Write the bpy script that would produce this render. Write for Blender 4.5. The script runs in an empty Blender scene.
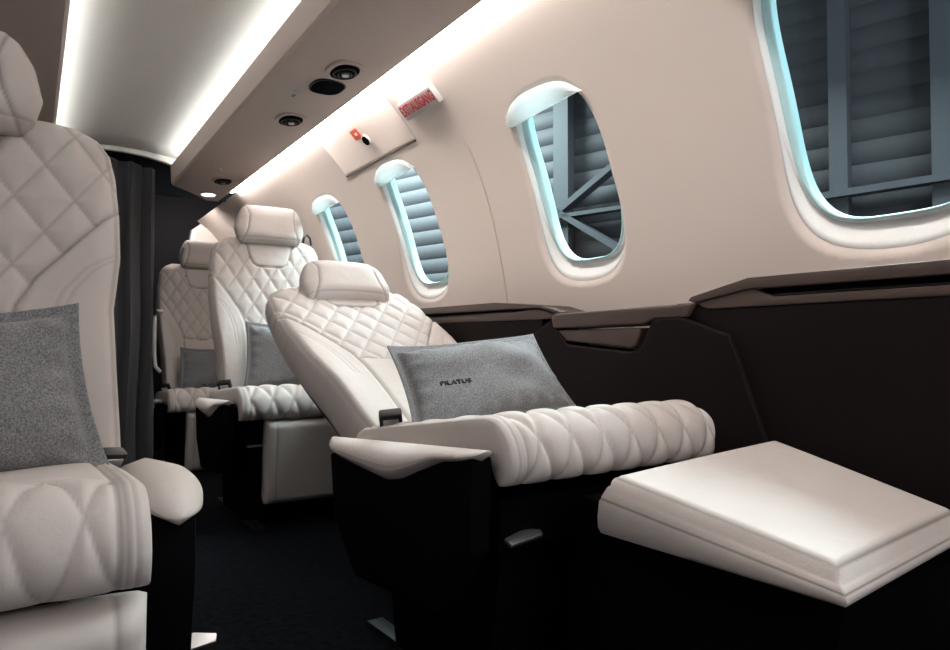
import bpy, bmesh, math, random
import numpy as np
from mathutils import Vector, Matrix, Euler

random.seed(4)
SC = bpy.context.scene
COL = SC.collection
PI = math.pi

# ------------------------------------------------------------------ camera
A_ = math.atan(445 / 700); P_ = math.atan(23 / 700 * math.cos(A_))
cam_d = bpy.data.cameras.new('camera'); cam = bpy.data.objects.new('camera', cam_d); COL.objects.link(cam)
cam_d.sensor_width = 36; cam_d.lens = 36 * 700 / 950; cam_d.clip_start = 0.02
cam.location = (0, 0, 0.65); cam.rotation_euler = (PI / 2 + P_, 0, -A_)
SC.camera = cam

# ------------------------------------------------------------------ light and exposure
W = bpy.data.worlds.new('world'); SC.world = W; W.use_nodes = True
W.node_tree.nodes['Background'].inputs[0].default_value = (0.22, 0.40, 0.62, 1)
W.node_tree.nodes['Background'].inputs[1].default_value = 0.24
SC.view_settings.view_transform = 'Standard'; SC.view_settings.look = 'None'
SC.view_settings.exposure = 0.22; SC.view_settings.gamma = 1.0; SC.view_settings.use_curve_mapping = False
STRIP_E = 25.0      # wall wash strip
COVE_E = 16.0        # ceiling cove strips

def area(name, loc, target, sx, sy, power, colr):
    l = bpy.data.lights.new(name, 'AREA'); l.shape = 'RECTANGLE'; l.size = sx; l.size_y = sy
    l.energy = power; l.color = colr
    o = bpy.data.objects.new(name, l); COL.objects.link(o); o.location = loc
    o.rotation_euler = (Vector(target) - Vector(loc)).to_track_quat('-Z', 'Y').to_euler()
    return o
# hangar floodlights outside, above the windows
area('hangar_lamp', (3.3, 2.0, 3.4), (1.2, 1.8, 1.0), 4.5, 1.0, 520, (0.84, 0.98, 1.0))
area('hangar_lamp', (3.6, -1.6, 3.0), (5.6, 3.0, 1.6), 2.0, 1.0, 160, (0.75, 0.92, 1.0))
# fill lamp added behind the camera to brighten the cabin and window wall
area('door_daylight', (0.6, -1.3, 1.35), (1.25, 1.6, 0.9), 0.8, 0.8, 10, (1.0, 0.93, 0.89))
area('aft_dome_light', (0.75, 4.35, 1.50), (1.0, 4.7, 1.1), 0.25, 0.1, 2.5, (1.0, 0.92, 0.88))  # unseen fill added to brighten the aft lining panel
area('hangar_lamp', (2.2, 6.8, 3.4), (4.0, 7.2, 0.6), 3.0, 0.8, 620, (0.80, 0.98, 1.0))

# ------------------------------------------------------------------ materials
def mat(name, colr, rough=0.5, metal=0.0, bump=None, noise=None, spec=0.5, emit=None, sheen=0.0):
    """bump=(scale,strength,dist)  noise=(scale,colour2,contrast)"""
    m = bpy.data.materials.new(name); m.use_nodes = True
    nt = m.node_tree; b = nt.nodes['Principled BSDF']
    b.inputs['Base Color'].default_value = (*colr, 1); b.inputs['Roughness'].default_value = rough
    b.inputs['Metallic'].default_value = metal; b.inputs['Specular IOR Level'].default_value = spec
    if sheen: b.inputs['Sheen Weight'].default_value = sheen
    tc = nt.nodes.new('ShaderNodeTexCoord')
    if noise:
        n = nt.nodes.new('ShaderNodeTexNoise'); n.inputs['Scale'].default_value = noise[0]; n.inputs['Detail'].default_value = 5
        nt.links.new(tc.outputs['Object'], n.inputs['Vector'])
        r = nt.nodes.new('ShaderNodeValToRGB'); r.color_ramp.elements[0].position = 0.5 - noise[2]; r.color_ramp.elements[1].position = 0.5 + noise[2]
        r.color_ramp.elements[0].color = (*noise[1], 1); r.color_ramp.elements[1].color = (*colr, 1)
        nt.links.new(n.outputs['Fac'], r.inputs['Fac']); nt.links.new(r.outputs['Color'], b.inputs['Base Color'])
    if bump:
        n = nt.nodes.new('ShaderNodeTexNoise'); n.inputs['Scale'].default_value = bump[0]; n.inputs['Detail'].default_value = 4
        nt.links.new(tc.outputs['Object'], n.inputs['Vector'])
        bp = nt.nodes.new('ShaderNodeBump'); bp.inputs['Strength'].default_value = bump[1]; bp.inputs['Distance'].default_value = bump[2]
        nt.links.new(n.outputs['Fac'], bp.inputs['Height']); nt.links.new(bp.outputs['Normal'], b.inputs['Normal'])
    if emit:
        b.inputs['Emission Color'].default_value = (*emit[0], 1); b.inputs['Emission Strength'].default_value = emit[1]
    return m

def leather_mat(name, colr, thread):
    m = mat(name, colr, 0.56, bump=(260, 0.16, 0.0015), spec=0.28)
    nt = m.node_tree; b = nt.nodes['Principled BSDF']
    at = nt.nodes.new('ShaderNodeAttribute'); at.attribute_name = 'seam'
    mx = nt.nodes.new('ShaderNodeMix'); mx.data_type = 'RGBA'
    mx.inputs[6].default_value = (*colr, 1); mx.inputs[7].default_value = (*thread, 1)
    nt.links.new(at.outputs['Fac'], mx.inputs[0]); nt.links.new(mx.outputs[2], b.inputs['Base Color'])
    # soft creases of worn leather
    tc = nt.nodes.new('ShaderNodeTexCoord')
    n = nt.nodes.new('ShaderNodeTexNoise'); n.inputs['Scale'].default_value = 14; n.inputs['Detail'].default_value = 3
    nt.links.new(tc.outputs['Object'], n.inputs['Vector'])
    bp = nt.nodes.new('ShaderNodeBump'); bp.inputs['Strength'].default_value = 0.25; bp.inputs['Distance'].default_value = 0.012
    nt.links.new(n.outputs['Fac'], bp.inputs['Height'])
    old = [x for x in nt.nodes if x.type == 'BUMP' and x != bp][0]
    nt.links.new(bp.outputs['Normal'], old.inputs['Normal'])
    return m

M = {}
M['leather'] = leather_mat('white_leather', (0.575, 0.52, 0.49), (0.23, 0.20, 0.18))
M['black'] = mat('black_plastic', (0.012, 0.012, 0.013), 0.45, spec=0.3)
M['blackcloth'] = mat('black_shroud', (0.003, 0.003, 0.0038), 0.85, bump=(90, 0.2, 0.002), spec=0.03)
M['steel'] = mat('brushed_steel', (0.55, 0.55, 0.56), 0.35, metal=0.9)
M['chrome'] = mat('chrome', (0.75, 0.75, 0.77), 0.15, metal=1.0)
M['wall'] = mat('wall_lining', (0.75, 0.655, 0.60), 0.6, bump=(400, 0.05, 0.0005), spec=0.2)
M['reveal'] = mat('window_surround', (0.88, 0.88, 0.87), 0.45, spec=0.3)  # white of the reveal, also carries the painted sill glow
M['gasket'] = mat('teal_window_rim', (0.50, 0.74, 0.75), 0.3)
M['ceiling'] = mat('ceiling_lining', (0.68, 0.65, 0.63), 0.65, bump=(300, 0.05, 0.0005), spec=0.2)
M['psu'] = mat('overhead_lining', (0.60, 0.505, 0.47), 0.6, bump=(300, 0.05, 0.0005), spec=0.25)
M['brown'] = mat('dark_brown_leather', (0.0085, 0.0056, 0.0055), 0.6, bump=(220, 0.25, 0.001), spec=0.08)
M['brownledge'] = mat('ledge_brown_leather', (0.075, 0.050, 0.043), 0.55, bump=(220, 0.25, 0.001), spec=0.35)
M['carpet'] = mat('black_carpet', (0.010, 0.013, 0.017), 0.95, bump=(600, 0.9, 0.004), noise=(55, (0.003, 0.004, 0.006), 0.14), spec=0.1)
M['curtain'] = mat('charcoal_curtain', (0.075, 0.075, 0.083), 0.9, bump=(500, 0.3, 0.001), spec=0.1, sheen=0.2)
M['darkwall'] = mat('aft_dark_panel', (0.014, 0.0135, 0.016), 0.8, spec=0.15)
M['white'] = mat('white_plastic', (0.75, 0.73, 0.70), 0.4)
M['pillow'] = mat('grey_wool', (0.31, 0.31, 0.315), 0.95, bump=(900, 0.6, 0.002), noise=(420, (0.13, 0.13, 0.14), 0.16), spec=0.1, sheen=0.25)
M['signgrey'] = mat('sign_plastic', (0.50, 0.49, 0.48), 0.5)
M['thread'] = mat('black_embroidery', (0.015, 0.015, 0.017), 0.7)
M['red'] = mat('red_lettering', (0.62, 0.03, 0.03), 0.5)
M['orange'] = mat('orange_label', (0.75, 0.10, 0.03), 0.5)
M['trimline'] = mat('joint_shadow_strip', (0.10, 0.07, 0.06), 0.6)
M['led'] = mat('led_diffuser', (0.9, 0.9, 0.9), 0.5, emit=((1.0, 0.94, 0.89), STRIP_E))
M['leddim'] = mat('led_diffuser_left', (0.9, 0.9, 0.9), 0.5, emit=((0.80, 0.92, 1.0), 6.5))
M['cove'] = mat('cove_led', (0.9, 0.9, 0.9), 0.5, emit=((0.92, 1.0, 0.97), COVE_E))
M['reading'] = mat('reading_lens', (0.9, 0.9, 0.9), 0.3, emit=((1.0, 0.96, 0.92), 3.0))
M['slot'] = mat('slot_black', (0.0015, 0.0015, 0.002), 0.6, spec=0.02)
M['hangar'] = mat('hangar_cladding', (0.027, 0.027, 0.031), 0.7)
M['beam'] = mat('hangar_steel', (0.033, 0.034, 0.040), 0.6)
M['hfloor'] = mat('hangar_concrete', (0.08, 0.08, 0.08), 0.7, noise=(3, (0.06, 0.06, 0.06), 0.3))
M['kick'] = mat('pale_grey_fabric', (0.55, 0.56, 0.60), 0.9, bump=(500, 0.4, 0.001))

def blind_mat():
    m = bpy.data.materials.new('translucent_blind'); m.use_nodes = True; nt = m.node_tree
    nt.nodes.clear(); out = nt.nodes.new('ShaderNodeOutputMaterial')
    d = nt.nodes.new('ShaderNodeBsdfDiffuse'); d.inputs[0].default_value = (0.9, 0.92, 0.92, 1)
    t = nt.nodes.new('ShaderNodeBsdfTranslucent'); t.inputs[0].default_value = (0.9, 0.95, 0.95, 1)
    mx = nt.nodes.new('ShaderNodeMixShader'); mx.inputs[0].default_value = 0.55
    nt.links.new(d.outputs[0], mx.inputs[1]); nt.links.new(t.outputs[0], mx.inputs[2]); nt.links.new(mx.outputs[0], out.inputs[0])
    return m
M['blind'] = blind_mat()
def glass_mat():
    m = bpy.data.materials.new('tinted_glass'); m.use_nodes = True; nt = m.node_tree
    nt.nodes.clear(); out = nt.nodes.new('ShaderNodeOutputMaterial')
    t = nt.nodes.new('ShaderNodeBsdfTransparent'); t.inputs[0].default_value = (0.86, 0.94, 0.95, 1)
    g = nt.nodes.new('ShaderNodeBsdfGlossy'); g.inputs['Roughness'].default_value = 0.04
    fr = nt.nodes.new('ShaderNodeFresnel'); fr.inputs[0].default_value = 1.35
    mx = nt.nodes.new('ShaderNodeMixShader')
    nt.links.new(fr.outputs[0], mx.inputs[0]); nt.links.new(t.outputs[0], mx.inputs[1]); nt.links.new(g.outputs[0], mx.inputs[2])
    nt.links.new(mx.outputs[0], out.inputs[0]); return m
M['glass'] = glass_mat()

# ------------------------------------------------------------------ helpers
def link(name, me, m=None, parent=None, smooth=None):
    o = bpy.data.objects.new(name, me); COL.objects.link(o)
    if m is not None: me.materials.append(m)
    if parent is not None: o.parent = parent
    if smooth is not None:
        for p in me.polygons: p.use_smooth = True
        if smooth < 179: me.set_sharp_from_angle(angle=math.radians(smooth))
    return o
def tag(o, label=None, cat=None, group=None, kind=None):
    if label: o['label'] = label
    if cat: o['category'] = cat
    if group: o['group'] = group
    if kind: o['kind'] = kind
    return o
def empty(name, loc=(0, 0, 0), rz=0.0):
    o = bpy.data.objects.new(name, None); COL.objects.link(o); o.location = loc; o.rotation_euler = (0, 0, rz)
    o.empty_display_size = 0.1
    return o
def from_bm(name, bm, m, parent=None, smooth=40):
    bmesh.ops.recalc_face_normals(bm, faces=bm.faces[:])
    me = bpy.data.meshes.new(name); bm.to_mesh(me); bm.free()
    return link(name, me, m, parent, smooth)
def bm_box(bm, x0, x1, y0, y1, z0, z1, bev=0.0, seg=2, mtx=None):
    r = bmesh.ops.create_cube(bm, size=1.0)
    vs = r['verts']
    for v in vs: v.co = Vector(((x0 + x1) / 2 + v.co.x * (x1 - x0), (y0 + y1) / 2 + v.co.y * (y1 - y0), (z0 + z1) / 2 + v.co.z * (z1 - z0)))
    if bev:
        es = list({e for v in vs for e in v.link_edges})
        rr = bmesh.ops.bevel(bm, geom=es, offset=bev, segments=seg, profile=0.6, affect='EDGES')
        vs = list({v for f in rr['faces'] for v in f.verts} | {v for v in vs if v.is_valid})
    if mtx is not None:
        for v in vs: v.co = mtx @ v.co
    return vs
def bm_prism(bm, pts, axis, a0, a1, bev=0.0, seg=2):
    """pts: 2D outline; axis 'x' -> (y,z) extruded along x, 'y' -> (x,z), 'z' -> (x,y)"""
    def P(p, a):
        return {'x': (a, p[0], p[1]), 'y': (p[0], a, p[1]), 'z': (p[0], p[1], a)}[axis]
    v0 = [bm.verts.new(P(p, a0)) for p in pts]; v1 = [bm.verts.new(P(p, a1)) for p in pts]
    fs = [bm.faces.new(v0), bm.faces.new(v1[::-1])]
    n = len(pts)
    for i in range(n): fs.append(bm.faces.new((v0[i], v1[i], v1[(i + 1) % n], v0[(i + 1) % n])))
    bmesh.ops.recalc_face_normals(bm, faces=fs)
    if bev:
        es = list({e for v in v0 + v1 for e in v.link_edges})
        bmesh.ops.bevel(bm, geom=es, offset=bev, segments=seg, profile=0.6, affect='EDGES')
def box(name, m, parent, x0, x1, y0, y1, z0, z1, bev=0.0, seg=2, mtx=None):
    bm = bmesh.new(); bm_box(bm, x0, x1, y0, y1, z0, z1, bev, seg, mtx); return from_bm(name, bm, m, parent)
def prism(name, m, parent, pts, axis, a0, a1, bev=0.0, seg=2):
    bm = bmesh.new(); bm_prism(bm, pts, axis, a0, a1, bev, seg); return from_bm(name, bm, m, parent)
def bm_tube(bm, pts, r, seg=10, cap=True):
    pts = [Vector(p) for p in pts]; rings = []
    for i, p in enumerate(pts):
        t = (pts[min(i + 1, len(pts) - 1)] - pts[max(i - 1, 0)]).normalized()
        up = Vector((0, 0, 1)) if abs(t.z) < 0.9 else Vector((1, 0, 0))
        a = t.cross(up).normalized(); b = t.cross(a).normalized()
        rr = r[i] if isinstance(r, (list, tuple)) else r
        rings.append([bm.verts.new(p + a * rr * math.cos(2 * PI * k / seg) + b * rr * math.sin(2 * PI * k / seg)) for k in range(seg)])
    for i in range(len(rings) - 1):
        for k in range(seg): bm.faces.new((rings[i][k], rings[i][(k + 1) % seg], rings[i + 1][(k + 1) % seg], rings[i + 1][k]))
    if cap: bm.faces.new(rings[0][::-1]); bm.faces.new(rings[-1])
def tube(name, m, parent, pts, r, seg=10):
    bm = bmesh.new(); bm_tube(bm, pts, r, seg); return from_bm(name, bm, m, parent, 60)
def grid_mesh(name, P, m, parent=None, seam=None, close_v=False, smooth=179):
    """P: (ny,nx,3) array"""
    ny, nx = P.shape[:2]
    idx = np.arange(ny * nx).reshape(ny, nx)
    f = np.stack([idx[:-1, :-1], idx[:-1, 1:], idx[1:, 1:], idx[1:, :-1]], -1).reshape(-1, 4)
    me = bpy.data.meshes.new(name)
    me.from_pydata(P.reshape(-1, 3).tolist(), [], f.tolist()); me.update()
    if seam is not None:
        at = me.attributes.new('seam', 'FLOAT', 'POINT'); at.data.foreach_set('value', seam.reshape(-1).astype(np.float32))
    return link(name, me, m, parent, smooth)

# ---- upholstery: a closed pad swept along a path in the local YZ plane
def seg_dist(X, S, poly):
    d = np.full(X.shape, 9.0)
    for (a, b) in zip(poly[:-1], poly[1:]):
        ax, ay = a; bx, by = b; L2 = (bx - ax) ** 2 + (by - ay) ** 2 + 1e-12
        t = np.clip(((X - ax) * (bx - ax) + (S - ay) * (by - ay)) / L2, 0, 1)
        d = np.minimum(d, np.hypot(X - ax - t * (bx - ax), S - ay - t * (by - ay)))
    return d
def quilt(X, S, px, ps, depth, off=0.0):
    u = X / px + S / ps + off; v = X / px - S / ps + off
    du = np.abs(u - np.round(u)); dv = np.abs(v - np.round(v))
    d = np.minimum(du, dv)                       # 0 at seams, 0.5 at the heart
    puff = 1 - np.exp(-((np.sqrt(d * d + 0.0009) - 0.03) / 0.13))
    seam = np.exp(-(d * px * 0.8 / 0.0018) ** 2)
    return depth * (puff - 1.0) , seam
def pad(name, path, W, TF, TB, m, parent, nx=120, ns=160, en=3.0, em=6.0, detail=None, smin=None, endround=(0.05, 0.05)):
    """path: list of (y,z) – front normal is to the left when walking the path backwards; W(s), TF(s), TB(s) functions of arc length"""
    pts = np.array(path, float)
    # smooth resample
    seg = np.r_[0, np.cumsum(np.hypot(*np.diff(pts, axis=0).T))]; L = seg[-1]
    fine = np.linspace(0, L, 400)
    py = np.interp(fine, seg, pts[:, 0]); pz = np.interp(fine, seg, pts[:, 1])
    k = np.hanning(31); k /= k.sum()
    def sm(a):
        e = np.r_[2 * a[0] - a[15:0:-1], a, 2 * a[-1] - a[-2:-17:-1]]
        return np.convolve(e, k, 'valid')
    py, pz = sm(py), sm(pz)
    # param distribution, denser at the ends
    t = np.linspace(0, 1, ns); t = 0.85 * t + 0.15 * (0.5 - 0.5 * np.cos(PI * t))
    s = t * L
    y = np.interp(s, fine, py); z = np.interp(s, fine, pz)
    ty = np.interp(s, fine, np.gradient(py, fine)); tz = np.interp(s, fine, np.gradient(pz, fine))
    ln = np.hypot(ty, tz); ty /= ln; tz /= ln
    nyv, nzv = -tz, ty
    a = np.linspace(-1, 1, nx); xh = 0.75 * a + 0.25 * np.sin(a * PI / 2)
    S, XH = np.meshgrid(s, xh, indexing='ij')
    w = np.array([W(q) for q in s])[:, None]; tf = np.array([TF(q) for q in s])[:, None]; tb = np.array([TB(q) for q in s])[:, None]
    X = XH * w
    e = np.clip(1 - np.abs(XH) ** en, 0, 1) ** (1 / en * 1.2)
    r0, r1 = endround
    q0 = np.clip(1 - S / max(r0, 1e-6), 0, 1); q1 = np.clip(1 - (L - S) / max(r1, 1e-6), 0, 1)
    ee = np.sqrt(np.clip(1 - q0 ** 2, 0, 1)) * np.sqrt(np.clip(1 - q1 ** 2, 0, 1))
    h = tf * e * ee; sea = np.zeros_like(S)
    if detail is not None:
        dh, sea = detail(X, S, L, w)
        h = h + dh * np.clip(e * ee * 1.5, 0, 1)
    hb = -tb * e * ee
    def mk(H):
        return np.stack([X, y[:, None] + nyv[:, None] * H, z[:, None] + nzv[:, None] * H], -1)
    F, B = mk(h), mk(hb)
    n, mm = S.shape
    idx = np.arange(n * mm).reshape(n, mm)
    bidx = idx.copy(); inner = np.zeros((n, mm), bool); inner[1:-1, 1:-1] = True
    bidx[inner] = n * mm + np.arange(inner.sum())
    V = np.concatenate([F.reshape(-1, 3), B[inner]])
    f1 = np.stack([idx[:-1, :-1], idx[:-1, 1:], idx[1:, 1:], idx[1:, :-1]], -1).reshape(-1, 4)
    f2 = np.stack([bidx[:-1, :-1], bidx[1:, :-1], bidx[1:, 1:], bidx[:-1, 1:]], -1).reshape(-1, 4)
    me = bpy.data.meshes.new(name)
    me.from_pydata(V.tolist(), [], np.concatenate([f1, f2]).tolist()); me.update()
    at = me.attributes.new('seam', 'FLOAT', 'POINT')
    at.data.foreach_set('value', np.concatenate([sea.reshape(-1), np.zeros(inner.sum())]).astype(np.float32))
    return link(name, me, m, parent, 179)

def groove(d, w=0.004, depth=0.004):
    return -depth * np.exp(-(d / w) ** 2), np.exp(-(d / 0.0022) ** 2)
def lerp_fn(xs, ys): return lambda q: float(np.interp(q, xs, ys))

# ------------------------------------------------------------------ the shell
ZP = np.array([0.55, 0.70, 0.80, 0.89, 1.00, 1.10, 1.20, 1.28, 1.36, 1.44, 1.47])
XP = np.array([1.245, 1.238, 1.225, 1.205, 1.180, 1.147, 1.105, 1.057, 0.990, 0.905, 0.868])
_cf = np.polyfit(ZP, XP, 5)
def wx(z): return np.polyval(_cf, z)
def wn(z):
    d = np.polyval(np.polyder(_cf), z); l = np.sqrt(1 + d * d); return 1 / l, -d / l     # outward normal (x, z)
WIN = [2.90, 2.225, 1.380, 0.615]
WSZ = [(0.150, 0.211, 1.070)] * 3 + [(0.173, 0.232, 1.088)]
WZ = 1.078; WH = 0.214; WWD = 0.150

def wall_points(Yc, Zc, off):
    nx_, nz_ = wn(Zc)
    return np.stack([wx(Zc) + nx_ * off, Yc, Zc + nz_ * off], -1)
def sup(th, a, b, n):
    c, s = np.cos(th), np.sin(th)
    r = (np.abs(c / a) ** n + np.abs(s / b) ** n) ** (-1 / n)
    return r * c, r * s
Z0, Z1 = 0.60, 1.445
vs_all, fs_all, nm_all = [], [], []
def add_grid(P, wrap=False):
    global vs_all, fs_all
    ny, nx_, _ = P.shape; b = sum(len(v) for v in vs_all); idx = np.arange(ny * nx_).reshape(ny, nx_) + b
    f = np.stack([idx[:-1, :-1], idx[:-1, 1:], idx[1:, 1:], idx[1:, :-1]], -1).reshape(-1, 4)
    vs_all.append(P.reshape(-1, 3)); fs_all.append(f)
    if wrap:
        Q = np.concatenate([P[:, -2:-1], P, P[:, 1:2]], 1); dv_ = (Q[:, 2:] - Q[:, :-2]); du_ = np.gradient(P, axis=0)
        nn = np.cross(du_, dv_)
    else: nn = np.zeros_like(P)
    nx1, nz1 = wn(P[..., 2]); ref = np.stack([-nx1, np.zeros_like(nx1), -nz1], -1)
    ln = np.linalg.norm(nn, axis=-1, keepdims=True); nn = np.where(ln > 1e-12, nn / np.maximum(ln, 1e-12), ref)
    nn = np.where((nn * ref).sum(-1, keepdims=True) < 0, -nn, nn)
    if wrap: nn = np.where(flare_w[..., None] > 1e-4, nn, ref)
    nm_all.append(nn.reshape(-1, 3))
HC = 0.24
def plain(y0, y1):
    Y, Z = np.meshgrid(np.linspace(y0, y1, max(2, int((y1 - y0) / 0.05))), np.linspace(Z0, Z1, 120), indexing='ij')
    add_grid(wall_points(Y, Z, np.zeros_like(Y)))
TH = np.unique(np.r_[np.linspace(0, 2 * PI, 401), np.arctan2([Z1 - WZ, Z1 - WZ, Z0 - WZ, Z0 - WZ], [HC, -HC, -HC, HC]) % (2 * PI)])
edges_y = []
for wy, (WWD, WH, WZ) in zip(WIN, WSZ):
    ix, iz = sup(TH, WWD, WH, 3.6)
    c, s = np.cos(TH), np.sin(TH)
    hz = np.where(s > 0, Z1 - WZ, WZ - Z0)
    r = np.minimum(HC / np.maximum(np.abs(c), 1e-9), hz / np.maximum(np.abs(s), 1e-9))
    ox, oz = r * c, r * s
    t = np.linspace(0, 1, 44)[:, None] ** 1.5
    Yc = wy + ix + (ox - ix) * t; Zc = WZ + iz + (oz - iz) * t
    dist = np.hypot(Yc - wy - ix, Zc - WZ - iz)
    lower = np.clip(-s, 0, 1) ** 2
    fw = 0.020 + 0.040 * lower
    q = np.clip(1 - dist / fw, 0, 1); off = (0.010 + 0.042 * lower) * np.clip(q, 0, 1) ** (2 - 0.55 * lower)
    flare_w = q
    add_grid(wall_points(Yc, Zc, off), True)
    edges_y.append((wy - HC, wy + HC))
edges_y.sort(); y = -0.6
for a, b in edges_y + [(4.75, 4.75)]:
    if a - y > 0.002: plain(y, a)
    y = b
me = bpy.data.meshes.new('wall_right'); me.from_pydata(np.concatenate(vs_all).tolist(), [], np.concatenate(fs_all).tolist())
# faces must look into the cabin, as the normals do
NA = np.concatenate(nm_all); VA = np.concatenate(vs_all); FA = np.concatenate(fs_all)
fn = np.cross(VA[FA[:, 2]] - VA[FA[:, 0]], VA[FA[:, 3]] - VA[FA[:, 1]]); flip = (fn * NA[FA[:, 0]]).sum(-1) < 0
FA[flip] = FA[flip][:, ::-1]
me = bpy.data.meshes.new('wall_right'); me.from_pydata(VA.tolist(), [], FA.tolist()); me.update()
wall_r = link('wall_right', me, M['wall'], None, None); tag(wall_r, kind='structure')
for p in me.polygons: p.use_smooth = True
me.normals_split_custom_set_from_vertices(NA.tolist())

for k, wy in enumerate(WIN):
    WWD, WH, WZ = WSZ[k]
    root = empty('window_%d' % (k + 1), (0, 0, 0)); tag(root, kind='structure')
    th = np.linspace(0, 2 * PI, 121)
    # reveal: rings (scale, offset, lower extra)
    def ring(dy, dz, off, n=3.6):
        ix, iz = sup(th, WWD + dy, WH + dz, n)
        low = np.clip(-np.sin(th), 0, 1) ** 2
        return wall_points(wy + ix, WZ + iz, (off + 0.042 * low * max(0.0, 1 - (off - 0.010) / 0.016)) * np.ones_like(th))
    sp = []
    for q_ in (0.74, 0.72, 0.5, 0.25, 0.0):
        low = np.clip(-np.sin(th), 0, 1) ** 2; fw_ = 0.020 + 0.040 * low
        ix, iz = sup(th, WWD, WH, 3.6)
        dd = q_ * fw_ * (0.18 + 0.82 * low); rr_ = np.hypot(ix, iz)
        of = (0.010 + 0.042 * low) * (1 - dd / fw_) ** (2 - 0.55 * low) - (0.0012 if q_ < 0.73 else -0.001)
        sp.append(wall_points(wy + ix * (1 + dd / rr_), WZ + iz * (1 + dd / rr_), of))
    grid_mesh('window_surround', np.stack(sp), M['reveal'], root)  # painted sill glow: white ring over the flare, widest below the opening
    P = np.stack([ring(0.0, 0.0, 0.009), ring(-0.002, -0.002, 0.012), ring(-0.004, -0.004, 0.017), ring(-0.005, -0.005, 0.021)])
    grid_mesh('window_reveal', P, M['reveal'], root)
    P = np.stack([ring(-0.005, -0.005, 0.021), ring(-0.008, -0.007, 0.022), ring(-0.009, -0.008, 0.027), ring(-0.012, -0.010, 0.028), ring(-0.013, -0.011, 0.040), ring(-0.011, -0.009, 0.060)])
    g = grid_mesh('window_frame', P, M['gasket'], root); g['label'] = 'pale teal inner window rim'
    ro = np.linspace(0, 1, 8)[:, None]
    ix, iz = sup(th, WWD - 0.012, WH - 0.010, 3.6)
    P = wall_points(wy + ix * ro, WZ + iz * ro, 0.038 * np.ones((8, len(th))))
    grid_mesh('window_pane', P, M['glass'], root)
    # raised blind bunched at the head of the opening
    rows = []
    for u in np.sin(np.linspace(-PI / 2, PI / 2, 44)) * 0.985 + 0.015:
        au = abs(u - 0.015) / 0.985
        e_ = math.sqrt(max(0.0, 1 - max(0.0, (au - 0.86) / 0.14) ** 2))
        zt = WZ + WH * (1.035 - 0.20 * au ** 3.2 + 0.02 * u); zb = WZ + WH * ((0.80 if k < 3 else 0.95) - 0.03 * u)
        zm = (zt + zb) / 2; hz_ = max(0.0015, (zt - zb) / 2 * (0.25 + 0.75 * e_))
        row = []
        for aa in np.linspace(0, 2 * PI, 17):
            ca, sa = sup(np.array(aa), 0.016, hz_, 3.4)
            row.append(wall_points(np.array(wy + u * (WWD + 0.002)), np.array(zm + float(sa)), np.array(0.003 - float(ca) * (0.3 + 0.7 * e_))))
        rows.append(row)
    b = grid_mesh('window_blind', np.array(rows), M['blind'], root, smooth=50); b['label'] = 'white blind raised to the top of the window'

# left wall mirrored about the cabin centre line, plain, and lower body sides
CX = 0.325
Y, Z = np.meshgrid(np.linspace(-0.6, 4.8, 30), np.linspace(0.0, 1.445, 40), indexing='ij')
Pl = wall_points(Y, np.maximum(Z, 0.6), np.zeros_like(Y)); Pl[..., 2] = Z; Pl[..., 0] = 2 * CX - Pl[..., 0]
o = grid_mesh('wall_left', Pl, M['wall']); tag(o, kind='structure')
o.modifiers.new('thick', 'SOLIDIFY').thickness = 0.01
o = box('floor', M['carpet'], None, 2 * CX - 1.25, 1.25, -0.6, 4.85, -0.03, 0.0); tag(o, kind='structure')

# ceiling: shallow vault with coves
cx = [-0.035, -0.03, 0.0, 0.06, 0.19, 0.325, 0.46, 0.59, 0.65, 0.68, 0.685]
czv = [1.50, 1.545, 1.572, 1.588, 1.605, 1.610, 1.605, 1.588, 1.572, 1.545, 1.50]
xx = np.linspace(0, 10, 80); X1 = np.interp(xx, range(11), cx); Z1v = np.interp(xx, range(11), czv)
Yc = np.linspace(-0.6, 3.74, 20)
P = np.stack([np.broadcast_to(X1, (20, 80)), np.broadcast_to(Yc[:, None], (20, 80)), np.broadcast_to(Z1v, (20, 80))], -1)
o = grid_mesh('ceiling', P, M['ceiling']); tag(o, kind='structure'); o.modifiers.new('thick', 'SOLIDIFY').thickness = 0.008

# overhead panels (right one in view, left mirrored)
def overhead(n, mir):
    f = (lambda x: 2 * CX - x) if mir else (lambda x: x)
    bm = bmesh.new()
    # cross section x,z (closed), swept along y with the aft end cut on a slant
    sec = [(0.576, 1.535), (0.582, 1.452), (0.592, 1.444), (0.70, 1.436), (0.80, 1.430), (0.858, 1.432), (0.866, 1.440), (0.866, 1.452), (0.70, 1.462), (0.692, 1.495), (0.600, 1.495), (0.586, 1.535)]
    def yend(x): return float(np.interp(x, [0.57, 0.72, 0.84, 0.87], [3.72, 3.86, 4.02, 3.95]))
    st = [bm.verts.new((f(x), -0.6, z)) for x, z in sec]; en = [bm.verts.new((f(x), yend(x), z)) for x, z in sec]
    N = len(sec)
    for i in range(N): bm.faces.new((st[i], st[(i + 1) % N], en[(i + 1) % N], en[i]))
    bm.faces.new(st); bm.faces.new(en)
    o = from_bm('trim_%d' % n, bm, M['psu'], None, 30); tag(o, kind='structure')
    # end cap hanging down a little, dark fascia behind
    return o
overhead(1, False); overhead(2, True)
def led(x0, x1, z0, z1, y0, y1, m, name, label, mir=False, grp=None):
    f = (lambda x: 2 * CX - x) if mir else (lambda x: x)
    xa, xb = sorted((f(x0), f(x1)))
    o = box(name, m, None, xa, xb, y0, y1, z0, z1, 0.002); tag(o, label, 'light strip', grp); return o
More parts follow.
